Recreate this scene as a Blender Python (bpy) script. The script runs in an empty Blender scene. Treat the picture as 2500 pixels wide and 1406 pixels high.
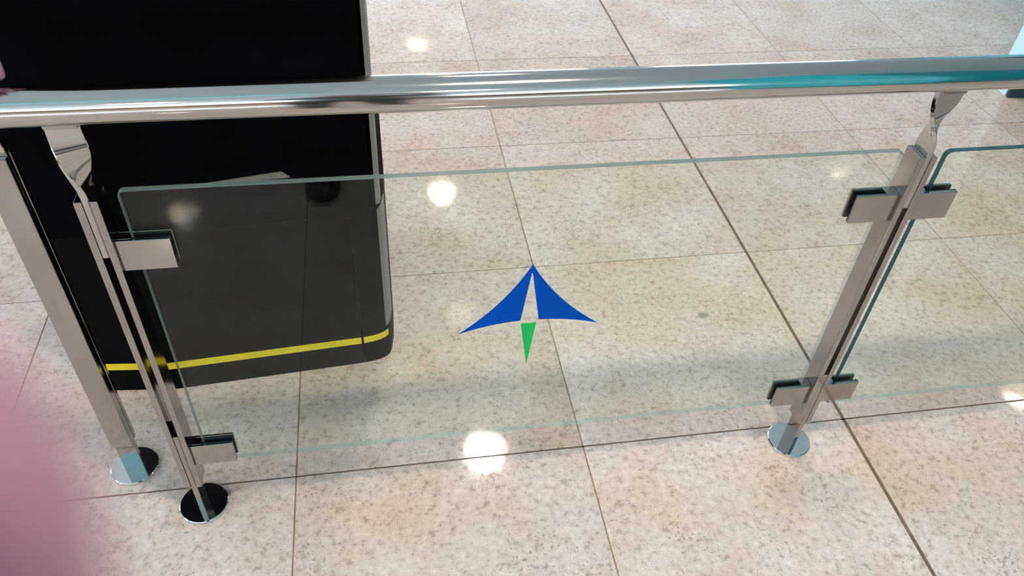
import bpy, bmesh, math, random
from mathutils import Vector, Matrix, Quaternion
random.seed(7)
scene = bpy.context.scene
R = math.radians

# ------------------------------------------------------------------ camera
H = 1.412
FW = Vector((0.15190015, 0.72261787, -0.67435136))
RT = Vector((0.98574811, -0.16066272, 0.04988132))
UP = Vector((0.07229799, 0.67231756, 0.73672389))
cam_d = bpy.data.cameras.new('camera')
cam = bpy.data.objects.new('camera', cam_d)
scene.collection.objects.link(cam)
cam.matrix_world = Matrix(((RT.x, UP.x, -FW.x, 0), (RT.y, UP.y, -FW.y, 0), (RT.z, UP.z, -FW.z, H), (0, 0, 0, 1)))
cam_d.sensor_fit = 'HORIZONTAL'; cam_d.sensor_width = 36.0
cam_d.lens = 1953.6 * 36 / 2500
cam_d.clip_start = 0.003; cam_d.clip_end = 100
cam_d.dof.use_dof = True
cam_d.dof.focus_distance = 1.45
cam_d.dof.aperture_fstop = 9.0         # a phone lens, its opening about 3 mm wide
scene.camera = cam

# ------------------------------------------------------------------ world, exposure
world = bpy.data.worlds.new('world'); scene.world = world; world.use_nodes = True
bg = world.node_tree.nodes['Background']
bg.inputs[0].default_value = (0.74, 0.88, 1.0, 1); bg.inputs[1].default_value = 9.0
scene.view_settings.view_transform = 'Standard'; scene.view_settings.look = 'None'
scene.view_settings.exposure = 0.2; scene.view_settings.gamma = 1.0
scene.view_settings.use_curve_mapping = False
scene.cycles.max_bounces = 10; scene.cycles.glossy_bounces = 6; scene.cycles.transparent_max_bounces = 16
scene.cycles.diffuse_bounces = 5
scene.cycles.use_denoising = True
scene.cycles.sample_clamp_indirect = 40.0

LAMP_L = 360.0     # radiance of a downlight bulb

# ------------------------------------------------------------------ materials
def mat(name, col=(0.5, 0.5, 0.5), rough=0.5, metal=0.0, spec=0.5, **k):
    m = bpy.data.materials.new(name); m.use_nodes = True
    b = m.node_tree.nodes['Principled BSDF']
    b.inputs['Base Color'].default_value = (*col, 1)
    b.inputs['Roughness'].default_value = rough
    b.inputs['Metallic'].default_value = metal
    b.inputs['Specular IOR Level'].default_value = spec
    for a, v in k.items(): b.inputs[a.replace('_', ' ')].default_value = v
    return m
def N(m, t, **k):
    n = m.node_tree.nodes.new(t)
    for a, v in k.items(): setattr(n, a, v)
    return n
def L(m, a, b): m.node_tree.links.new(a, b)
def math_n(m, op, a, b=None, c=None):
    n = N(m, 'ShaderNodeMath', operation=op)
    for i, v in enumerate((a, b, c)):
        if v is None: continue
        if isinstance(v, (int, float)): n.inputs[i].default_value = v
        else: L(m, v, n.inputs[i])
    return n.outputs[0]
def varied(m, col, scale, amt, rough=None, stretch=None):
    """mottle the base colour a little, as handling and dust do"""
    b = m.node_tree.nodes['Principled BSDF']
    tc = N(m, 'ShaderNodeTexCoord'); no = N(m, 'ShaderNodeTexNoise'); no.inputs['Scale'].default_value = scale
    no.inputs['Detail'].default_value = 5
    if stretch:
        mp = N(m, 'ShaderNodeMapping'); mp.inputs['Scale'].default_value = stretch
        L(m, tc.outputs['Object'], mp.inputs[0]); L(m, mp.outputs[0], no.inputs['Vector'])
    else: L(m, tc.outputs['Object'], no.inputs['Vector'])
    r = N(m, 'ShaderNodeValToRGB'); L(m, no.outputs['Fac'], r.inputs[0])
    r.color_ramp.elements[0].position = .3; r.color_ramp.elements[1].position = .7
    r.color_ramp.elements[0].color = (*[c * (1 - amt) for c in col], 1)
    r.color_ramp.elements[1].color = (*[min(1, c * (1 + amt)) for c in col], 1)
    L(m, r.outputs[0], b.inputs['Base Color'])
    if rough:
        mr = N(m, 'ShaderNodeMapRange'); L(m, no.outputs['Fac'], mr.inputs[0])
        mr.inputs[3].default_value = rough[0]; mr.inputs[4].default_value = rough[1]
        L(m, mr.outputs[0], b.inputs['Roughness'])
    return m

# polished granite
def granite():
    m = mat('granite', (0.5, .44, .39), 0.06, spec=.40)
    b = m.node_tree.nodes['Principled BSDF']
    g = N(m, 'ShaderNodeNewGeometry')
    at = N(m, 'ShaderNodeAttribute', attribute_name='tile_shade')
    # large cloudy tone
    n1 = N(m, 'ShaderNodeTexNoise'); n1.inputs['Scale'].default_value = 5; n1.inputs['Detail'].default_value = 4
    off = N(m, 'ShaderNodeVectorMath', operation='SCALE'); L(m, at.outputs['Vector'], off.inputs[0]); off.inputs['Scale'].default_value = 37
    ad = N(m, 'ShaderNodeVectorMath', operation='ADD'); L(m, g.outputs['Position'], ad.inputs[0]); L(m, off.outputs[0], ad.inputs[1])
    P = ad.outputs[0]
    L(m, P, n1.inputs['Vector'])
    r1 = N(m, 'ShaderNodeValToRGB'); L(m, n1.outputs['Fac'], r1.inputs[0])
    r1.color_ramp.elements[0].position = .3; r1.color_ramp.elements[0].color = (.555, .415, .345, 1)
    r1.color_ramp.elements[1].position = .7; r1.color_ramp.elements[1].color = (.645, .555, .51, 1)
    # crystals
    n2 = N(m, 'ShaderNodeTexNoise'); n2.inputs['Scale'].default_value = 70; n2.inputs['Detail'].default_value = 6; n2.inputs['Roughness'].default_value = .65
    L(m, P, n2.inputs['Vector'])
    r2 = N(m, 'ShaderNodeValToRGB'); L(m, n2.outputs['Fac'], r2.inputs[0])
    e = r2.color_ramp.elements; e[0].position = .34; e[0].color = (.60, .55, .52, 1); e[1].position = .66; e[1].color = (1.16, 1.16, 1.15, 1)
    k = e.new(.45); k.color = (.92, .90, .88, 1); k = e.new(.54); k.color = (1.0, 1.0, 1.0, 1)
    mx = N(m, 'ShaderNodeMix', data_type='RGBA', blend_type='MULTIPLY'); mx.inputs['Factor'].default_value = .85
    L(m, r1.outputs[0], mx.inputs[6]); L(m, r2.outputs[0], mx.inputs[7])
    # dark mica specks, gathered in drifts
    n3 = N(m, 'ShaderNodeTexNoise'); n3.inputs['Scale'].default_value = 150; n3.inputs['Detail'].default_value = 3
    L(m, P, n3.inputs['Vector'])
    n4 = N(m, 'ShaderNodeTexNoise'); n4.inputs['Scale'].default_value = 9; n4.inputs['Detail'].default_value = 3
    L(m, P, n4.inputs['Vector'])
    s = math_n(m, 'MULTIPLY_ADD', n4.outputs['Fac'], .35, n3.outputs['Fac'])
    r3 = N(m, 'ShaderNodeValToRGB'); L(m, s, r3.inputs[0])
    r3.color_ramp.elements[0].position = .80; r3.color_ramp.elements[0].color = (0, 0, 0, 1)
    r3.color_ramp.elements[1].position = .90; r3.color_ramp.elements[1].color = (.8, .8, .8, 1)
    m2 = N(m, 'ShaderNodeMix', data_type='RGBA'); L(m, r3.outputs[0], m2.inputs[0]); L(m, mx.outputs[2], m2.inputs[6])
    m2.inputs[7].default_value = (.30, .24, .21, 1)
    # the trodden-in grey spot near the middle
    sp = N(m, 'ShaderNodeVectorMath', operation='SUBTRACT'); L(m, g.outputs['Position'], sp.inputs[0]); sp.inputs[1].default_value = (.790, 1.358, 0)
    sc = N(m, 'ShaderNodeVectorMath', operation='MULTIPLY'); L(m, sp.outputs[0], sc.inputs[0]); sc.inputs[1].default_value = (1, 1.25, 0)
    nz = N(m, 'ShaderNodeTexNoise'); nz.inputs['Scale'].default_value = 60; L(m, g.outputs['Position'], nz.inputs['Vector'])
    ln = N(m, 'ShaderNodeVectorMath', operation='LENGTH'); L(m, sc.outputs[0], ln.inputs[0])
    d = math_n(m, 'MULTIPLY_ADD', nz.outputs['Fac'], .008, ln.outputs['Value'])
    r4 = N(m, 'ShaderNodeValToRGB'); L(m, d, r4.inputs[0])
    r4.color_ramp.elements[0].position = .014; r4.color_ramp.elements[0].color = (.75, .75, .75, 1)
    r4.color_ramp.elements[1].position = .021; r4.color_ramp.elements[1].color = (0, 0, 0, 1)
    m3 = N(m, 'ShaderNodeMix', data_type='RGBA'); L(m, r4.outputs[0], m3.inputs[0]); L(m, m2.outputs[2], m3.inputs[6])
    m3.inputs[7].default_value = (.20, .18, .16, 1)
    # tile to tile tone
    t = N(m, 'ShaderNodeMapRange'); L(m, at.outputs['Fac'], t.inputs[0]); t.inputs[3].default_value = .95; t.inputs[4].default_value = 1.05
    m4 = N(m, 'ShaderNodeVectorMath', operation='SCALE'); L(m, m3.outputs[2], m4.inputs[0]); L(m, t.outputs[0], m4.inputs['Scale'])
    L(m, m4.outputs[0], b.inputs['Base Color'])
    rr = N(m, 'ShaderNodeMapRange'); L(m, n2.outputs['Fac'], rr.inputs[0]); rr.inputs[3].default_value = .03; rr.inputs[4].default_value = .075
    L(m, rr.outputs[0], b.inputs['Roughness'])
    bp = N(m, 'ShaderNodeBump'); bp.inputs['Strength'].default_value = .03; bp.inputs['Distance'].default_value = .001
    nb = N(m, 'ShaderNodeTexNoise'); nb.inputs['Scale'].default_value = 25; L(m, P, nb.inputs['Vector'])
    L(m, nb.outputs['Fac'], bp.inputs['Height']); L(m, bp.outputs[0], b.inputs['Normal'])
    return m
M_granite = granite()
M_grout = varied(mat('grout', (.25, .17, .12), .8), (.29, .19, .135), 14, .35)
M_joint = varied(mat('dark_joint', (.16, .105, .075), .8), (.155, .10, .07), 20, .3)
M_tube = varied(mat('polished_tube', (.52, .505, .49), .09, 1.0), (.52, .505, .49), 3, .02, (.07, .12), (1, 20, 20))
M_steel = varied(mat('polished_steel', (.41, .385, .365), .12, 1.0), (.41, .385, .365), 6, .04, (.08, .17), (12, 12, 1))
M_mirror = varied(mat('mirror_steel', (.72, .72, .72), .03, 1.0), (.72, .72, .72), 30, .03, (.02, .05))
M_rubber = mat('black_rubber', (.006, .006, .009), .45, spec=.3)
M_black = varied(mat('black_panel', (.0010, .0013, .0022), .6, spec=.02), (.0010, .0013, .0022), 7, .3)
M_base = varied(mat('black_plinth', (.0018, .0020, .0026), .55, spec=.04), (.0018, .0020, .0026), 9, .3)
M_strip = varied(mat('strip_grey', (.20, .185, .17), .4, 0.2), (.20, .185, .17), 12, .08)
M_yellow = varied(mat('yellow_tape', (.74, .56, .01), .45), (.74, .56, .008), 18, .05)
M_blue = mat('blue_vinyl', (.0, .068, .40), .6, spec=.04)
M_green = mat('green_vinyl', (.02, .45, .10), .6, spec=.04)
M_ceiling = varied(mat('ceiling_paint', (.64, .78, .87), .8), (.64, .78, .87), 2, .03)
M_wall = varied(mat('wall_paint', (.62, .68, .70), .7), (.62, .68, .70), 2, .04)
M_teal = varied(mat('teal_cladding', (.02, .42, .50), .3), (.02, .42, .50), 1.5, .1)
M_tan = varied(mat('tan_cladding', (.30, .20, .13), .5), (.30, .20, .13), 3, .12)
M_frame = mat('window_frame_paint', (.16, .18, .20), .4)
M_white = varied(mat('white_gloss', (.62, .86, .92), .25), (.62, .86, .92), 3, .02)
M_slate = varied(mat('dark_teal_panel', (.02, .05, .065), .35), (.02, .05, .065), 5, .2)
M_skin = varied(mat('skin', (.46, .21, .31), .5, Subsurface_Weight=.15, Subsurface_Scale=.004), (.46, .21, .31), 160, .07)
M_nail = mat('nail', (.75, .42, .40), .3)
M_sleeve = varied(mat('dark_sleeve', (.02, .025, .04), .9), (.02, .025, .04), 200, .4)
M_reflector = mat('lamp_reflector', (.30, .27, .22), .3, .3)
M_ring = mat('lamp_ring', (.8, .8, .8), .4)
def emis(name, col, s):
    m = bpy.data.materials.new(name); m.use_nodes = True; nt = m.node_tree; nt.nodes.clear()
    e = nt.nodes.new('ShaderNodeEmission'); o = nt.nodes.new('ShaderNodeOutputMaterial')
    e.inputs[0].default_value = (*col, 1); e.inputs[1].default_value = s; nt.links.new(e.outputs[0], o.inputs[0]); return m
M_bulb = emis('downlight_bulb', (1.0, .90, .78), LAMP_L)

def glass(name, tint, edge=False, dcol=(.17, .22, .20), solid=.6):
    """thin architectural glass: tinted straight-through light plus a Schlick mirror term"""
    m = bpy.data.materials.new(name); m.use_nodes = True; m.node_tree.nodes.clear()
    g = N(m, 'ShaderNodeNewGeometry')
    dp = N(m, 'ShaderNodeVectorMath', operation='DOT_PRODUCT'); L(m, g.outputs['Incoming'], dp.inputs[0]); L(m, g.outputs['Normal'], dp.inputs[1])
    c = math_n(m, 'ABSOLUTE', dp.outputs['Value'])
    om = math_n(m, 'SUBTRACT', 1.0, c)
    f = math_n(m, 'MULTIPLY_ADD', math_n(m, 'POWER', om, 5.0), .979, .021)
    tr = N(m, 'ShaderNodeBsdfTransparent'); tr.inputs[0].default_value = (*tint, 1)
    gl = N(m, 'ShaderNodeBsdfGlossy'); gl.inputs['Roughness'].default_value = .0 if not edge else .35
    gl.inputs[0].default_value = (1, 1, 1, 1)
    mx = N(m, 'ShaderNodeMixShader'); L(m, f, mx.inputs[0]); L(m, gl.outputs[0], mx.inputs[2])
    if edge:
        df = N(m, 'ShaderNodeBsdfDiffuse'); df.inputs[0].default_value = (*dcol, 1)
        m2 = N(m, 'ShaderNodeMixShader'); m2.inputs[0].default_value = solid
        L(m, tr.outputs[0], m2.inputs[1]); L(m, df.outputs[0], m2.inputs[2]); L(m, m2.outputs[0], mx.inputs[1])
    else: L(m, tr.outputs[0], mx.inputs[1])
    o = N(m, 'ShaderNodeOutputMaterial'); L(m, mx.outputs[0], o.inputs[0]); return m
M_glass = glass('pane_glass', (.960, .995, .968))
M_gedge = glass('pane_edge', (.45, .60, .57), True)
M_gedge_thin = glass('pane_edge_clear', (.80, .90, .88), True, (.30, .40, .38), .25)
M_gedge_dark = glass('pane_edge_dark', (.08, .25, .30), True, (.015, .075, .09), .6)
M_window = glass('window_glass', (.97, .99, .98))

# ------------------------------------------------------------------ helpers
C = scene.collection
def obj(name, bm, mats, parent=None, smooth=None, loc=None):
    me = bpy.data.meshes.new(name)
    bmesh.ops.recalc_face_normals(bm, faces=bm.faces)
    bm.to_mesh(me); bm.free()
    for m in (mats if isinstance(mats, (list, tuple)) else [mats]): me.materials.append(m)
    if smooth is not None:
        for p in me.polygons: p.use_smooth = True
        me.set_sharp_from_angle(angle=R(smooth))
    o = bpy.data.objects.new(name, me); C.objects.link(o)
    if parent: o.parent = parent
    if loc: o.location = loc
    return o
def tag(o, label, cat, group=None):
    o['label'] = label; o['category'] = cat
    if group: o['group'] = group
    return o
def thing(name, label, cat, loc=(0, 0, 0), rz=0, group=None):
    o = bpy.data.objects.new(name, None); C.objects.link(o); o.empty_display_size = .05
    o.location = loc; o.rotation_euler = (0, 0, rz)
    return tag(o, label, cat, group)
def struct(o): o['kind'] = 'structure'; return o
def box(bm, lo, hi, bev=0, seg=2):
    lo, hi = Vector(lo), Vector(hi)
    r = bmesh.ops.create_cube(bm, size=1)
    vs = r['verts']
    for v in vs: v.co = Vector([(lo[i] + hi[i]) / 2 + v.co[i] * (hi[i] - lo[i]) for i in range(3)])
    if bev:
        es = list({e for v in vs for e in v.link_edges})
        bmesh.ops.bevel(bm, geom=es, offset=bev, segments=seg, affect='EDGES', profile=.5)
def prism(bm, pts, z0, z1, mi=0):
    """upright prism over a ground outline"""
    a = [bm.verts.new((x, y, z0)) for x, y in pts]; b = [bm.verts.new((x, y, z1)) for x, y in pts]
    n = len(pts); fs = [bm.faces.new(a[::-1]), bm.faces.new(b)]
    for i in range(n): fs.append(bm.faces.new((a[i], a[(i + 1) % n], b[(i + 1) % n], b[i])))
    for f in fs: f.material_index = mi
    return fs
def lathe(bm, prof, seg=48, c=(0, 0, 0), close=True):
    rings = []
    for r, z in prof:
        if r < 1e-6: rings.append([bm.verts.new((c[0], c[1], c[2] + z))])
        else: rings.append([bm.verts.new((c[0] + r * math.cos(2 * math.pi * i / seg), c[1] + r * math.sin(2 * math.pi * i / seg), c[2] + z)) for i in range(seg)])
    for a, b in zip(rings, rings[1:]):
        for i in range(seg):
            j = (i + 1) % seg
            if len(a) == 1: bm.faces.new((a[0], b[i], b[j]))
            elif len(b) == 1: bm.faces.new((a[i], a[j], b[0]))
            else: bm.faces.new((a[i], a[j], b[j], b[i]))
def sweep(bm, pts, r, seg=32, cap=True):
    pts = [Vector(p) for p in pts]; rings = []
    for i, p in enumerate(pts):
        t = (pts[min(i + 1, len(pts) - 1)] - pts[max(i - 1, 0)]).normalized()
        u = Vector((0, 0, 1)); u = (u - t * u.dot(t)).normalized(); w = t.cross(u)
        rings.append([bm.verts.new(p + r * (math.cos(2 * math.pi * k / seg) * u + math.sin(2 * math.pi * k / seg) * w)) for k in range(seg)])
    for a, b in zip(rings, rings[1:]):
        for k in range(seg): bm.faces.new((a[k], a[(k + 1) % seg], b[(k + 1) % seg], b[k]))
    if cap: bm.faces.new(rings[0]); bm.faces.new(rings[-1])

# ------------------------------------------------------------------ the hall
XC, YC, ZC = (-9.0, 10.0), (-7.5, 14.0), 3.6
# floor: polished tiles laid between recessed joints, slightly bevelled
xs = [-.2145, .3895, 1.000, 1.605, 2.199]
while xs[0] > XC[0]: xs.insert(0, xs[0] - .603)
while xs[-1] < XC[1]: xs.append(xs[-1] + .603)
ys = [.996, 1.590, 2.190, 2.785]
while ys[0] > YC[0]: ys.insert(0, ys[0] - .598)
while ys[-1] < YC[1]: ys.append(ys[-1] + .598)
bm = bmesh.new(); lay = bm.faces.layers.float.new('tile_shade')
def jy(y): return .0021 if abs(y - .996) < .01 else .0014  # joint just behind the glass drawn wider and darker to carry the pane's shadow
def jw(x): return .0043 if abs(x - 1.0) < .01 else .0016       # half widths; one wide movement joint
for i in range(len(xs) - 1):
    for j in range(len(ys) - 1):
        x0, x1 = xs[i] + jw(xs[i]), xs[i + 1] - jw(xs[i + 1]); y0, y1 = ys[j] + jy(ys[j]), ys[j + 1] - jy(ys[j + 1])
        t = random.random(); e = 0
        o = [bm.verts.new(p) for p in ((x0, y0, -.0015), (x1, y0, -.0015), (x1, y1, -.0015), (x0, y1, -.0015))]
        q = [bm.verts.new(p) for p in ((x0 + e, y0 + e, 0), (x1 - e, y0 + e, 0), (x1 - e, y1 - e, 0), (x0 + e, y1 - e, 0))]
        fs = [bm.faces.new(q)] + [bm.faces.new((o[k], o[(k + 1) % 4], q[(k + 1) % 4], q[k])) for k in range(4)]
        for f in fs: f[lay] = t
def strip(x0, x1, y0, y1, mi):
    f = bm.faces.new([bm.verts.new(p) for p in ((x0, y0, -.0012), (x1, y0, -.0012), (x1, y1, -.0012), (x0, y1, -.0012))]); f.material_index = mi
for x in xs: strip(x - jw(x), x + jw(x), ys[0], ys[-1], 2 if jw(x) > .002 else 1)
for y in ys: strip(xs[0], xs[-1], y - jy(y), y + jy(y), 2 if jy(y) > .002 else 1)
struct(obj('floor', bm, [M_granite, M_grout, M_joint]))
X0, X1, Y0, Y1 = xs[0], xs[-1], ys[0], ys[-1]

# ceiling slab with round openings for the downlights: openings sit in square cells
lamps = [(x, y) for x in (-3.97, .63, 5.2) for y in (-3.2, .2, 3.6, 6.95, 10.4) if (x, y) != (5.2, 10.4)] + [(-1.98, -4.92)]
bm = bmesh.new()
RL = .16
dimming = {(.63, 6.95): .5, (.63, 10.4): .25, (5.2, 3.6): .08, (5.2, 6.95): .05, (5.2, .2): .5, (5.2, -3.2): .5, (-1.98, -4.92): 2.5}
gx = sorted({X0, X1} | {v for x, y in lamps for v in (x - .25, x + .25)}); gy = sorted({Y0, Y1} | {v for x, y in lamps for v in (y - .25, y + .25)})
for a, b in zip(gx, gx[1:]):
    for c, d in zip(gy, gy[1:]):
        hit = [l for l in lamps if abs((a + b) / 2 - l[0]) < .02 and abs((c + d) / 2 - l[1]) < .02]
        if not hit:
            bm.faces.new([bm.verts.new(p) for p in ((a, c, ZC), (b, c, ZC), (b, d, ZC), (a, d, ZC))])
        else:
            lx, ly = hit[0]; n = 48
            inn = []; out = []
            for k in range(n):
                t = 2 * math.pi * (k + .5) / n; cx, cy = math.cos(t), math.sin(t); s = .25 / max(abs(cx), abs(cy))
                inn.append(bm.verts.new((lx + RL * cx, ly + RL * cy, ZC))); out.append(bm.verts.new((lx + s * cx, ly + s * cy, ZC)))
            for k in range(n): bm.faces.new((inn[k], inn[(k + 1) % n], out[(k + 1) % n], out[k]))
            for k in range(4):
                t = math.pi / 4 + k * math.pi / 2
                cv = bm.verts.new((lx + .25 * (1 if math.cos(t) > 0 else -1), ly + .25 * (1 if math.sin(t) > 0 else -1), ZC))
                i = round((t / (2 * math.pi)) * n - .5 - .01); i2 = (i + 1) % n; bm.faces.new((out[i % n], cv, out[i2]))
ce = obj('ceiling', bm, M_ceiling); struct(ce)

def lamp_thing(x, y, label, src=None, dim=1.0):
    t = thing('ceiling_downlight', label, 'ceiling light', (x, y, ZC), 0, 'round downlights in the ceiling')
    if src is None:
        b = bmesh.new(); lathe(b, [(RL - .002, .0), (RL - .002, -.006), (RL + .022, -.004), (RL + .025, -.0005)]); obj('ring', b, M_ring, t, 40)
        b = bmesh.new(); lathe(b, [(RL - .002, -.002), (RL - .004, .10), (RL - .015, .145), (0, .15)]); obj('reflector', b, M_reflector, t, 50)
        b = bmesh.new(); lathe(b, [(0, .128), (.08, .129), (.115, .133), (.125, .138), (.12, .145), (0, .147)]); obj('bulb', b, M_bulb, t, 60)
    else:
        for ch in src.children:
            c = ch.copy(); C.objects.link(c); c.parent = t
            if dim != 1.0 and ch.name.startswith('bulb'):
                c.data = c.data.copy(); c.data.materials.clear(); c.data.materials.append(emis('downlight_bulb_dim', (1.0, .90, .74), LAMP_L * dim))
    return t
seen = {(.63, 3.6): 'ceiling downlight mirrored as the big white glare on the floor below the emblem',
        (.63, 6.95): 'ceiling downlight mirrored on the floor just right of the black kiosk',
        (.63, 10.4): 'ceiling downlight mirrored on the floor at the top, above the handrail',
        (.63, .2): 'ceiling downlight mirrored as the long white highlight along the middle of the handrail',
        (5.2, 6.95): 'ceiling downlight mirrored as the pale spot near the top right glass clamps',
        (5.2, 3.6): 'ceiling downlight mirrored at the right edge, under the plain glass panel',
        (-1.98, -4.92): 'ceiling downlight mirrored in the glass in front of the black kiosk'}
first = None
for k, (x, y) in enumerate(lamps):
    l = lamp_thing(x, y, seen.get((x, y), 'round recessed warm white downlight set in the pale ceiling'), first, dimming.get((x, y), 1.0))
    first = first or l

def wall(name, axis, at, a0, a1, openings, m=M_wall, th=.15, sgn=1):
    """wall along axis ('x' or 'y') with rectangular openings (a, b, z0, z1)"""
    bm = bmesh.new(); cuts = sorted({a0, a1} | {v for o in openings for v in o[:2]}); zz = sorted({0, ZC} | {v for o in openings for v in o[2:]})
    for a, b in zip(cuts, cuts[1:]):
        for c, d in zip(zz, zz[1:]):
            if any(o[0] <= a and b <= o[1] and o[2] <= c and d <= o[3] for o in openings): continue
            if axis == 'x': box(bm, (a, min(at, at + sgn * th), c), (b, max(at, at + sgn * th), d))
            else: box(bm, (min(at, at + sgn * th), a, c), (max(at, at + sgn * th), b, d))
    return struct(obj(name, bm, m))
wn = [0]
def window(axis, at, a, b, z0, z1, sgn, nx=3):
    wn[0] += 1
    root = bpy.data.objects.new('window_%d' % wn[0], None); C.objects.link(root); struct(root)
    def bb(bm, u0, u1, c, d, e0, e1):
        if axis == 'x': box(bm, (u0, min(e0, e1), c), (u1, max(e0, e1), d))
        else: box(bm, (min(e0, e1), u0, c), (max(e0, e1), u1, d))
    f = bmesh.new(); t0, t1 = at + sgn * .03, at + sgn * .1
    bb(f, a, b, z0, z0 + .06, t0, t1); bb(f, a, b, z1 - .06, z1, t0, t1)
    for k in range(nx + 1):
        u = a + (b - a - .06) * k / nx; bb(f, u, u + .06, z0 + .06, z1 - .06, t0, t1)
    obj('window_frame', f, M_frame, root)
    g = bmesh.new(); bb(g, a + .02, b - .02, z0 + .03, z1 - .03, at + sgn * .06, at + sgn * .068)
    obj('window_pane', g, M_window, root)
wb = [(-7.5, -2.5, .9, 3.1), (-1.2, 3.8, .9, 3.1), (5.0, 9.0, .9, 3.1)]
wall('wall_back', 'x', Y1, X0, X1, wb)
for o in wb: window('x', Y1, *o, 1)
wf = [(-6.5, -1.0, 1.6, 3.2), (1.0, 5.0, 1.6, 3.2)]
wall('wall_front', 'x', Y0, X0, X1, wf, m=M_tan, sgn=-1)
for o in wf: window('x', Y0, *o, -1)
wl = [(-5.5, -.5, .8, 3.1), (2.5, 7.5, .8, 3.1)]
wall('wall_left', 'y', X0, Y0, Y1, wl, sgn=-1)
for o in wl: window('y', X0, *o, -1)
wall('wall_right', 'y', X1, Y0, Y1, [], m=M_teal)
# tan cladding boards along the lower wall behind the viewer
t = bmesh.new(); box(t, (X0 + .1, Y0, 0), (X1 - .1, Y0 + .06, 1.5), .01); struct(obj('trim_1', t, M_tan))

# ------------------------------------------------------------------ handrail
YR, ZR, RR = .953, .885, .0248
bm = bmesh.new()
pts = [(-.585, 1.14, ZR), (-.585, 1.04, ZR)]
for k in range(0, 9):
    a = math.pi + (math.pi / 2) * k / 8
    pts.append((-.515 + .07 * math.cos(a), 1.023 + .07 * math.sin(a), ZR))
pts += [(-.49, YR, ZR), (0, YR, ZR), (1, YR, ZR), (2.30, YR, ZR), (2.305, YR, ZR)]
sweep(bm, pts, RR, 64)
tag(obj('handrail', bm, M_tube, smooth=40), 'long polished chrome tube handrail running across the top of the barrier', 'handrail')

# ------------------------------------------------------------------ posts
def flat_tongue(z0, z1, twist=None, w=.038, t=.0085):
    """a flat bar; twist=(za, zb, deg) turns it as it rises"""
    bm = bmesh.new(); rings = []; n = 36 if twist else 2
    zs = [z0 + (z1 - z0) * k / (n - 1) for k in range(n)]
    for z in zs:
        a = 0
        ww = w
        if twist:
            s = min(1, max(0, (z - twist[0]) / (twist[1] - twist[0]))); s = s * s * (3 - 2 * s); a = R(twist[2]) * s
            ww = w + .005 * s
        r = []; e = .0012
        for (px, py) in ((-t / 2 + e, -ww / 2), (t / 2 - e, -ww / 2), (t / 2, -ww / 2 + e), (t / 2, ww / 2 - e), (t / 2 - e, ww / 2), (-t / 2 + e, ww / 2), (-t / 2, ww / 2 - e), (-t / 2, -ww / 2 + e)):
            r.append(bm.verts.new((px * math.cos(a) - py * math.sin(a), px * math.sin(a) + py * math.cos(a), z)))
        rings.append(r)
    for a, b in zip(rings, rings[1:]):
        for k in range(8): bm.faces.new((a[k], a[(k + 1) % 8], b[(k + 1) % 8], b[k]))
    bm.faces.new(rings[0][::-1]); bm.faces.new(rings[-1]); return bm
def make_post(x, y, rz, label, clamps=(-1, 1)):
    t = thing('railing_post', label, 'railing post', (x, y, 0), rz, None)
    b = bmesh.new(); lathe(b, [(0, 0), (.046, 0), (.0465, .002), (.046, .0065), (.0445, .008), (0, .008)], 64); obj('base_plate', b, M_mirror, t, 30)
    for s in (-1, 1):
        b = bmesh.new(); box(b, (s * .010 - .005, -.020, .088), (s * .010 + .005, .020, .752), .0008, 1); obj('upright_bar', b, M_steel, t)
    obj('foot_bar', flat_tongue(.0075, .242, t=.0098), M_steel, t)
    obj('twisted_bracket', flat_tongue(.655, ZR - RR + .003, (.757, .853, -90), t=.0095), M_tube, t, 35)
    b = bmesh.new(); box(b, (-.0205, -.010, ZR - RR - .003), (.0205, .010, ZR - RR + .004), .001, 1); obj('rail_saddle', b, M_steel, t)
    for s in clamps:
        for zc in (.651, .175):
            c = bmesh.new(); x0, x1 = s * .0152, s * .089; x0, x1 = min(x0, x1), max(x0, x1); h = .027
            box(c, (x0, -.0130, zc - h), (x1, -.0080, zc + h), .0006, 1)
            cl = obj('glass_clamp', c, M_steel, t)
            c = bmesh.new(); box(c, (x0, .0080, zc - h), (x1, .0125, zc + h), .0006, 1); obj('back_plate', c, M_steel, cl)
            n0, n1 = sorted((s * .0152, s * .036)); c = bmesh.new(); box(c, (n0, -.0082, zc - h), (n1, .0082, zc + h), .0005, 1); obj('neck', c, M_steel, cl)
            g0, g1 = sorted((s * .0365, s * .0885)); c = bmesh.new()
            box(c, (g0, -.0079, zc - h + .0005), (g1, -.0052, zc + h - .0005)); box(c, (g0, .0052, zc - h + .0005), (g1, .0079, zc + h - .0005))
            obj('rubber_gasket', c, M_rubber, cl)
    return t
PX = (-.389, .846, 2.081)
make_post(PX[0], YR, 0, 'two-bar steel post at the left end of the glass panel with the emblem', (1,))
make_post(PX[1], YR, 0, 'two-bar steel post standing between the two glass panels, on the right')
make_post(PX[2], YR, 0, 'two-bar steel post at the far right end of the second glass panel')
make_post(-.5365, 1.060, R(90), 'broad-faced steel post turned sideways, leftmost, beside the black kiosk', ())

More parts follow.
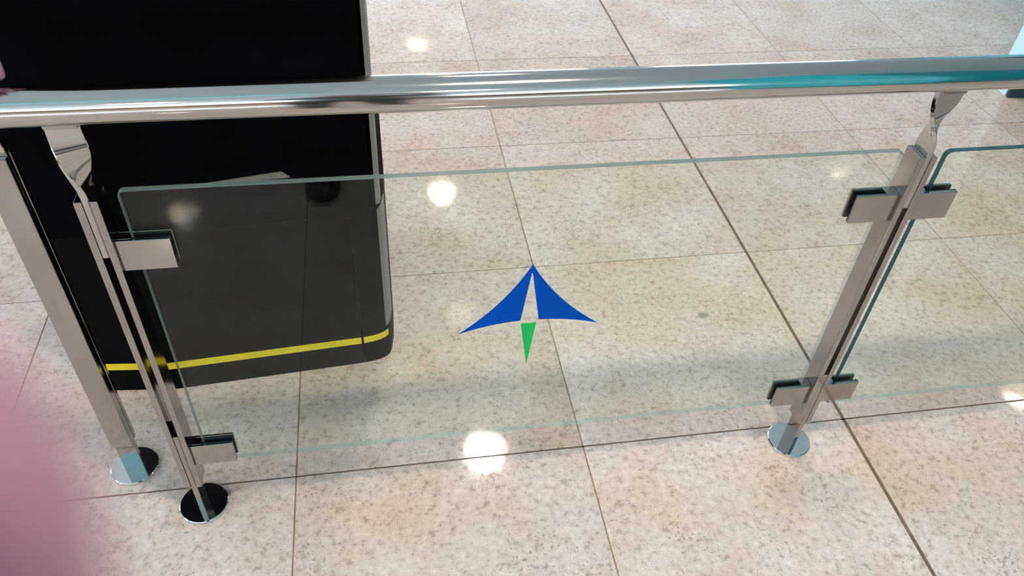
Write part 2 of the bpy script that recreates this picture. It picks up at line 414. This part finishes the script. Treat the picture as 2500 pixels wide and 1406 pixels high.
# ------------------------------------------------------------------ glass
def pane(x0, x1, z0, z1, name, label, em, rc=.010):
    bm = bmesh.new(); P = []
    for cx, cz, a0 in ((x1 - rc, z1 - rc, 0), (x0 + rc, z1 - rc, 90), (x0 + rc, z0 + rc, 180), (x1 - rc, z0 + rc, 270)):
        for k in range(7): a = R(a0 + 15 * k); P.append((cx + rc * math.cos(a), cz + rc * math.sin(a)))
    n = len(P); hy = .005; ch = .0008
    mid = [sum(p[0] for p in P) / n, sum(p[1] for p in P) / n]
    def ring(y, s):
        return [bm.verts.new((p[0] - s * (1 if p[0] > mid[0] else -1), y, p[1] - s * (1 if p[1] > mid[1] else -1))) for p in P]
    a, b, c, d = ring(-hy, ch), ring(-hy + ch, 0), ring(hy - ch, 0), ring(hy, ch)
    bm.faces.new(a); bm.faces.new(d[::-1])
    for u, v in ((a, b), (b, c), (c, d)):
        for k in range(n):
            up = P[k][1] > mid[1] + .1 and P[(k + 1) % n][1] > mid[1] + .1
            lf = P[k][0] < mid[0] and P[(k + 1) % n][0] < mid[0]
            bm.faces.new((u[k], v[k], v[(k + 1) % n], u[(k + 1) % n])).material_index = 1 if up else (2 if lf else 3)
    o = obj(name, bm, [M_glass] + em, loc=(0, YR, 0))
    return tag(o, label, 'glass panel')
g1 = pane(-.352, .812, .145, .757, 'glass_panel', 'clear glass panel carrying the blue and green winged emblem', [M_gedge, M_gedge, M_gedge_thin])
g2 = pane(.888, 2.044, .130, .752, 'glass_panel', 'plain clear glass panel right of the right-hand post', [M_gedge_dark, M_gedge_dark, M_gedge_thin])
# emblem: thin vinyl on the near face
def flat_shape(name, pts, m, parent, y=-.0052, th=.0002):
    bm = bmesh.new()
    a = [bm.verts.new((x, y, z)) for x, z in pts]; b = [bm.verts.new((x, y - th, z)) for x, z in pts]
    bm.faces.new(a[::-1]); bm.faces.new(b); n = len(pts)
    for i in range(n): bm.faces.new((a[i], a[(i + 1) % n], b[(i + 1) % n], b[i]))
    bmesh.ops.triangulate(bm, faces=[f for f in bm.faces if len(f.verts) > 4])
    return obj(name, bm, m, parent)
def bez(p0, p1, p2, n=14): return [tuple((1 - t) ** 2 * p0[i] + 2 * t * (1 - t) * p1[i] + t * t * p2[i] for i in (0, 1)) for t in [k / n for k in range(n + 1)]]
top = (.2310, .5762); lt = (.1106, .4288); rt = (.3560, .4303)
left = bez(top, (.1895, .4905), lt)[:-1] + bez(lt, (.168, .4490), (.2175, .4498)) + [(.2306, .5560)]
right = bez(top, (.2760, .4905), rt)[:-1] + bez(rt, (.303, .4485), (.2494, .4500)) + [(.2322, .5560)]
blue = flat_shape('emblem_wing', [(x, z) for x, z in left] + [(.2310, .558)], M_blue, g1)
flat_shape('emblem_wing', [(.2310, .558)] + [(x, z) for x, z in right[::-1]], M_blue, g1)
gr = flat_shape('emblem_tail', [(.2186, .4428), (.2459, .4432), (.2346, .3380)], M_green, g1)
blue['label'] = 'blue curved wing'; gr['label'] = 'green downward spike'

# ------------------------------------------------------------------ kiosk
K = thing('kiosk', 'tall black kiosk with a yellow stripe round its foot, behind the glass', 'kiosk', (-.32, 1.5, 0))
def kp(pts): return [(x + .32, y - 1.5) for x, y in pts]
def kprism(name, pts, z0, z1, m, parent=K, bev=0):
    bm = bmesh.new(); prism(bm, kp(pts), z0, z1)
    if bev: bmesh.ops.bevel(bm, geom=[e for e in bm.edges], offset=bev, segments=2, affect='EDGES')
    return obj(name, bm, m, parent, 30)
yb = 1.80
kprism('plinth_panel', [(-.629, 1.276), (-.503, 1.2645), (-.503, yb), (-.629, yb)], 0.0, .4322, M_base)
kprism('plinth_panel', [(-.4985, 1.2625), (-.0685, 1.2945), (-.0685, yb), (-.4985, yb)], 0.0, .4322, M_base)
kprism('plinth_panel', [(-.0665, 1.2950), (-.045, 1.2985), (-.028, 1.3035), (-.0165, 1.3095), (-.008, 1.318), (-.003, 1.333), (.004, 1.375), (.007, 1.45), (.007, yb), (-.0665, yb)], 0.0, .4322, M_base)
kprism('cabinet', [(-.629, 1.2765), (-.50, 1.2635), (-.07, 1.2955), (-.040, 1.302), (-.026, 1.312), (-.0205, 1.325), (-.0185, 1.345), (-.012, yb), (-.629, yb)], .4325, 1.75, M_black)
kprism('edge_strip', [(-.0135, 1.325), (-.0055, 1.329), (-.0028, 1.345), (-.003, 1.60), (-.0115, 1.60)], .433, 1.74, M_strip)  # grey strip up the kiosk's right edge
kprism('edge_strip', [(-.0125, 1.3105), (-.0065, 1.3165), (-.0015, 1.330), (.0035, 1.365), (.0025, 1.365), (-.0035, 1.333), (-.0085, 1.319)], .10, .431, M_strip)
def stripe(pts, z0, z1, off=.0012):
    bm = bmesh.new(); P = kp(pts)
    def nrm(i):
        a = Vector(P[max(i - 1, 0)]); b = Vector(P[min(i + 1, len(P) - 1)]); d = (b - a).normalized(); return Vector((d.y, -d.x))
    rows = []
    for o_, z in ((0, z0), (off, z0), (off, z1), (0, z1)):
        rows.append([bm.verts.new((P[i][0] + nrm(i).x * o_, P[i][1] + nrm(i).y * o_, z)) for i in range(len(P))])
    for a, b in zip(rows, rows[1:]):
        for i in range(len(P) - 1): bm.faces.new((a[i], a[i + 1], b[i + 1], b[i]))
    for i in (0, -1): bm.faces.new([r[i] for r in rows])
    return obj('yellow_stripe', bm, M_yellow, K)
stripe([(-.629, 1.276), (-.503, 1.2645)], .068, .087)
stripe([(-.4985, 1.2625), (-.070, 1.2944)], .066, .085)
stripe([(-.0645, 1.2953), (-.045, 1.2985), (-.028, 1.3035), (-.0165, 1.3095), (-.0085, 1.3175)], .066, .084)
# slim beige wedge on the cabinet front
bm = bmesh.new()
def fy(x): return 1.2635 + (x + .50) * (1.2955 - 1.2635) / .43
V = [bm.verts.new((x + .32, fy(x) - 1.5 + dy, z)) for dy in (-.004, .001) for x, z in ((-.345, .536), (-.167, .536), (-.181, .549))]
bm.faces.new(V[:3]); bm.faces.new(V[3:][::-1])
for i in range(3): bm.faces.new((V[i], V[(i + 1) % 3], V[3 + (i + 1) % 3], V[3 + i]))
obj('beige_wedge', bm, mat('wedge_beige', (.16, .14, .125), .5), K)['label'] = 'thin beige wedge shape'

# ------------------------------------------------------------------ white stand, top right
T = thing('display_stand', 'glossy white upright stand with a dark front, cut by the right edge', 'display stand', (2.344, 2.363, 0), R(-6))
bm = bmesh.new(); box(bm, (0.0, .012, 0.0), (.80, .095, 2.1), .002, 2); obj('body', bm, M_white, T)
bm = bmesh.new(); box(bm, (.004, -.004, .002), (.796, .0125, 2.09), .001, 1); obj('front_panel', bm, M_slate, T)

# ------------------------------------------------------------------ hands
def skin_chain(name, joints, m, parent=None, sub=2):
    """joints: list of (index of parent joint or None, position, radius); one continuous skinned surface"""
    me = bpy.data.meshes.new(name); me.from_pydata([j[1] for j in joints], [(j[0], i) for i, j in enumerate(joints) if j[0] is not None], [])
    o = bpy.data.objects.new(name, me); C.objects.link(o); me.materials.append(m)
    md = o.modifiers.new('skin', 'SKIN'); md.use_smooth_shade = True
    sv = me.skin_vertices[0].data
    for i, j in enumerate(joints):
        r = j[2]; sv[i].radius = (r, r) if isinstance(r, (int, float)) else r
        sv[i].use_root = (i == 0)
    s = o.modifiers.new('sub', 'SUBSURF'); s.levels = sub; s.render_levels = sub
    # freeze to a plain mesh
    dg = bpy.context.evaluated_depsgraph_get(); ev = o.evaluated_get(dg); me2 = bpy.data.meshes.new_from_object(ev)
    o.modifiers.clear(); o.data = me2
    for p in me2.polygons: p.use_smooth = True
    if parent: o.parent = parent
    return o
def hand(to_world, curl, spread=0.0, thumb=True):
    """right-hand local frame, metres: wrist at origin, fingers along +X, knuckles across Y, palm facing -Z"""
    J = [(None, (0, 0, 0), (.026, .021)), (0, (.035, 0, 0), (.030, .019)), (1, (.065, 0, .002), (.030, .016)), (0, (-.07, 0, .004), (.029, .026)), (3, (-.24, .0, .01), (.040, .037))]
    rows = [(.030, .086, (.040, .024, .020), .0088), (.010, .092, (.045, .028, .022), .0092), (-.011, .088, (.041, .026, .021), .0088), (-.030, .079, (.032, .020, .018), .0078)]
    for fi, (y, x, ln, r) in enumerate(rows):
        J.append((2, (x, y, .003), r * 1.12)); p = Vector((x, y, .003)); a = 0; prev = len(J) - 1
        d = spread * y
        for k, l in enumerate(ln):
            a += curl[fi][k]; p = p + Vector((math.cos(R(a)) * l, d * l * 20, -math.sin(R(a)) * l)); J.append((prev, tuple(p), r * (1, .93, .82)[k])); prev = len(J) - 1
    if thumb:
        J.append((1, (.030, .032, -.010), .0125)); J.append((len(J) - 1, (.058, .052, -.020), .0105)); J.append((len(J) - 1, (.085, .058, -.026), .0090))
    return [(a, tuple(to_world @ Vector(b)), c) for a, b, c in J]
# hand resting on the rail, just left of the frame
rail_hand = Matrix.Translation((-.545, 1.042, .994)) @ Matrix.Rotation(R(-50), 4, 'Z') @ Matrix.Rotation(R(8), 4, 'Y')
o = skin_chain('person', hand(rail_hand, [(38, 30, 12), (36, 24, 8), (30, 22, 8), (30, 22, 8)]), M_skin)
tag(o, 'hand of a person resting on the left end of the chrome handrail', 'person')
b = bmesh.new()
a0 = rail_hand @ Vector((-.085, 0, .004)); a1 = rail_hand @ Vector((-.26, 0, .012))
sweep(b, [a0 + (a1 - a0) * k / 6 for k in range(7)], .046, 24)
obj('sleeve', b, M_sleeve, o, 50)
# ------------------------------------------------------------------ the person taking the picture
def cv(r, u, f): return Vector((0, 0, H)) + RT * r + UP * u + FW * f
def loft(J): return [(a, tuple(b_), r) for a, b_, r in J]
W = Vector
body = [(None, W((-.08, -.50, .90)), (.135, .100)),                       # 0 pelvis, the root
        (0, W((-.08, -.51, 1.08)), (.120, .092)), (1, W((-.08, -.52, 1.26)), (.145, .105)), (2, W((-.08, -.52, 1.40)), (.120, .085)),   # 1-3 trunk
        (3, W((-.08, -.505, 1.485)), .046), (4, W((-.08, -.475, 1.545)), (.054, .060)), (5, W((-.08, -.465, 1.615)), (.076, .094)), (6, W((-.08, -.475, 1.685)), (.068, .084)),  # 4-7 neck, head
        (0, W((-.175, -.49, .84)), .090), (8, W((-.185, -.46, .50)), .062), (9, W((-.170, -.235, .045)), .040),   # 8-10 left leg (weight forward)
        (0, W((.015, -.49, .84)), .090), (11, W((.03, -.47, .49)), .062), (12, W((.052, -.405, .045)), .040),            # 11-13 right leg
        (3, W((-.235, -.51, 1.405)), .055), (14, W((-.300, -.36, 1.20)), .042), (15, cv(-.120, -.150, -.110), .031),   # 14-16 left arm
        (3, W((.075, -.51, 1.405)), .055), (17, W((.150, -.36, 1.20)), .042), (18, cv(.150, -.120, -.085), .030)]      # 17-19 right arm
n = len(body)
body += [(16, cv(-.092, -.095, -.045), (.028, .018)), (n, cv(-.078, -.052, -.014), (.028, .015)),                      # left palm
         (n + 1, cv(-.064, -.030, .001), .0112), (n + 2, cv(-.044, -.018, .013), .0108), (n + 3, cv(-.0270, -.0110, .0200), .0118), (n + 4, cv(-.0107, -.0058, .0215), .0117),  # index, over the lens side
         (n + 1, cv(-.084, -.022, .004), .0108), (n + 6, cv(-.066, .002, .012), .0098), (n + 7, cv(-.052, .012, .010), .0088),
         (n + 1, cv(-.100, -.030, .002), .0104), (n + 9, cv(-.086, .004, .010), .0094), (n + 10, cv(-.070, .018, .010), .0084),
         (n, cv(-.116, -.052, -.012), .0094), (n + 12, cv(-.110, -.020, .004), .0084), (n + 13, cv(-.096, -.002, .009), .0074),
         (n, cv(-.066, -.085, -.040), .0130), (n + 15, cv(-.045, -.066, -.036), .0115), (n + 16, cv(-.022, -.048, -.026), .0100)]
k = len(body)
body += [(19, cv(.142, -.075, -.040), (.028, .018)), (k, cv(.138, -.040, -.012), (.028, .015)),                       # right palm at the phone's other end
         (k + 1, cv(.140, -.012, .002), .0104), (k + 2, cv(.132, .012, .006), .0096), (k + 3, cv(.115, .026, .004), .0086),
         (k + 1, cv(.150, -.020, .003), .0106), (k + 5, cv(.142, .000, .010), .0098), (k + 6, cv(.122, .006, .009), .0088),
         (k + 1, cv(.156, -.034, .003), .0102), (k + 8, cv(.146, -.020, .010), .0094), (k + 9, cv(.124, -.016, .009), .0084),
         (k, cv(.160, -.056, -.010), .0092), (k + 11, cv(.150, -.044, .004), .0084), (k + 12, cv(.130, -.038, .008), .0074),
         (k, cv(.118, -.062, -.036), .0128), (k + 14, cv(.104, -.042, -.030), .0112), (k + 15, cv(.088, -.026, -.022), .0098)]
person = skin_chain('person', loft(body), M_skin)
tag(person, 'person holding the camera, only a blurred pink fingertip showing at the lower left', 'person')
M_jacket = varied(mat('jacket_cloth', (.05, .055, .05), .9), (.05, .055, .05), 120, .25)
M_trouser = varied(mat('trouser_cloth', (.02, .022, .03), .9), (.02, .022, .03), 150, .25)
M_hair = varied(mat('hair', (.02, .013, .009), .6), (.02, .013, .009), 200, .4)
M_shoe = mat('shoe_leather', (.006, .006, .007), .35)
def pick(idx, grow, ends):
    out = []; m = {}
    for q in idx:
        a, p, r = body[q]; m[q] = len(out); r = (r, r) if isinstance(r, (int, float)) else r
        g = grow if not isinstance(grow, dict) else grow.get(q, .012)
        out.append((m.get(a), tuple(p), (r[0] + g, r[1] + g)))
    for q, p, r in ends: out.append((m[q], tuple(p), r))
    return out
wl_ = body[16][1]; wr_ = body[19][1]
skin_chain('jacket', pick([0, 1, 2, 3, 14, 15, 17, 18], .022, [(3, W((-.08, -.507, 1.475)), .072), (15, body[15][1].lerp(wl_, .93), .044), (18, body[18][1].lerp(wr_, .93), .044)]), M_jacket, person)
skin_chain('trousers', pick([0, 8, 9, 11, 12], {0: -.045, 8: .006}, [(9, body[10][1] + W((0, 0, .01)), .062), (12, body[13][1] + W((0, 0, .01)), .062)]), M_trouser, person)
b = bmesh.new(); rows = []
for z, rx, ry in ((1.16, .128, .100), (1.08, .142, .112), (.98, .158, .124), (.88, .172, .134), (.79, .178, .140), (.785, .172, .134), (.88, .165, .127)):
    rows.append([b.verts.new((-.08 + rx * math.cos(2 * math.pi * q / 40) * (1 + .02 * math.sin(q * 1.9)), -.505 + ry * math.sin(2 * math.pi * q / 40) * (1 + .02 * math.sin(q * 1.3)), z)) for q in range(40)])
for p_, q_ in zip(rows, rows[1:]):
    for z in range(40): b.faces.new((p_[z], p_[(z + 1) % 40], q_[(z + 1) % 40], q_[z]))
obj('jacket_hem', b, M_jacket, person, 70)
b = bmesh.new(); bmesh.ops.create_uvsphere(b, u_segments=32, v_segments=20, radius=1)
for v in b.verts:
    c = v.co.copy(); front = max(0, c.y - .45) * max(0, .55 - c.z)
    v.co = Vector((-.08 + c.x * .086, -.485 + c.y * .108 * (1 - .9 * front), 1.640 + c.z * .088 + front * .10))
obj('hair', b, M_hair, person, 60)
# face: nose, lips, eyes, ears
for nm, pos, r, mm in (('nose', (-.08, -.372, 1.605), (.013, .016, .022), M_skin), ('ear', (-.153, -.472, 1.61), (.010, .018, .030), M_skin), ('ear', (-.007, -.472, 1.61), (.010, .018, .030), M_skin),
                       ('eye', (-.110, -.392, 1.632), (.014, .008, .008), M_white), ('eye', (-.050, -.392, 1.632), (.014, .008, .008), M_white), ('mouth', (-.08, -.388, 1.565), (.025, .008, .008), M_nail)):
    b = bmesh.new(); bmesh.ops.create_uvsphere(b, u_segments=16, v_segments=10, radius=1)
    for v in b.verts: v.co = Vector((v.co.x * r[0] + pos[0], v.co.y * r[1] + pos[1], v.co.z * r[2] + pos[2]))
    obj(nm, b, mm, person, 60)
def shoe(x, y, rz, label):
    """black leather shoe, toe pointing along +Y from the ankle"""
    M = Matrix.Translation((x, y, 0)) @ Matrix.Rotation(rz, 4, 'Z')
    secs = [(-.075, .026, .058), (-.06, .034, .085), (-.02, .037, .095), (.03, .038, .088), (.08, .044, .066), (.13, .048, .052), (.17, .040, .042), (.195, .018, .030)]
    b = bmesh.new(); rings = []
    for yy, hw, hh in secs:
        rings.append([b.verts.new(M @ Vector((hw * math.copysign(abs(math.cos(t)) ** .7, math.cos(t)), yy, .012 + max(0, math.sin(t)) * (hh - .012)))) for t in [math.pi * q / 12 for q in range(13)]])
    for p_, q_ in zip(rings, rings[1:]):
        for z in range(12): b.faces.new((p_[z], p_[z + 1], q_[z + 1], q_[z]))
        b.faces.new((p_[0], q_[0], q_[12], p_[12]))
    b.faces.new(rings[0]); b.faces.new(rings[-1])
    o = obj('shoe', b, M_shoe, person, 50)
    b = bmesh.new(); pts = [(hw + .003, yy) for yy, hw, hh in secs] + [(-hw - .003, yy) for yy, hw, hh in secs[::-1]]
    vs0 = [b.verts.new(M @ Vector((p_[0], p_[1], 0.0))) for p_ in pts]; vs1 = [b.verts.new(M @ Vector((p_[0], p_[1], .0125))) for p_ in pts]
    b.faces.new(vs0[::-1]); b.faces.new(vs1)
    for z in range(len(pts)): b.faces.new((vs0[z], vs0[(z + 1) % len(pts)], vs1[(z + 1) % len(pts)], vs1[z]))
    obj('sole', b, M_rubber, o)
shoe(-.168, -.215, R(1), ''); shoe(.055, -.39, R(-9), '')
# the phone in their hands, its lens side at the camera's position
b = bmesh.new(); box(b, (-.030, -.052, .0015), (.130, .024, .0095), .003, 3)
o = obj('phone', b, mat('phone_shell', (.02, .02, .022), .3)); o.matrix_world = cam.matrix_world.copy()
tag(o, 'dark phone the person holds up to take the picture', 'phone')

# teal booth standing behind the viewer's right, seen as the teal band in the handrail
BT = thing('booth', 'tall teal booth mirrored as the teal band in the right half of the handrail', 'booth', (3.5, -1.8, 0), R(-24))
b = bmesh.new(); box(b, (-1.9, -.5, .12), (1.9, .5, 2.95), .02, 3); obj('body', b, M_teal, BT)
b = bmesh.new(); box(b, (-1.85, -.45, 0), (1.85, .45, .12)); obj('plinth', b, M_slate, BT)
b = bmesh.new(); box(b, (-1.92, -.52, 2.95), (1.92, .52, 3.02), .01, 2); obj('cap', b, M_white, BT)

# long glowing box added behind the viewer to put the cyan line in the handrail
S_ = thing('cyan_glow_box', 'long cyan glowing box added out of view for the cyan line in the left of the handrail', 'added glowing box', (-2.2, -1.3, 2.85))
b = bmesh.new(); box(b, (-1.9, -.04, 0), (1.9, .04, .36), .005, 1); obj('glow_box', b, emis('cyan_light', (.25, .80, .95), 1.3), S_)
b = bmesh.new(); box(b, (-1.91, -.045, -.02), (1.91, .045, 0)); box(b, (-1.91, -.045, .36), (1.91, .045, .38)); obj('glow_frame', b, M_steel, S_)
for x in (-1.4, 1.4):
    b = bmesh.new(); box(b, (x - .01, -.01, .38), (x + .01, .01, .75)); obj('hanger', b, M_steel, S_)
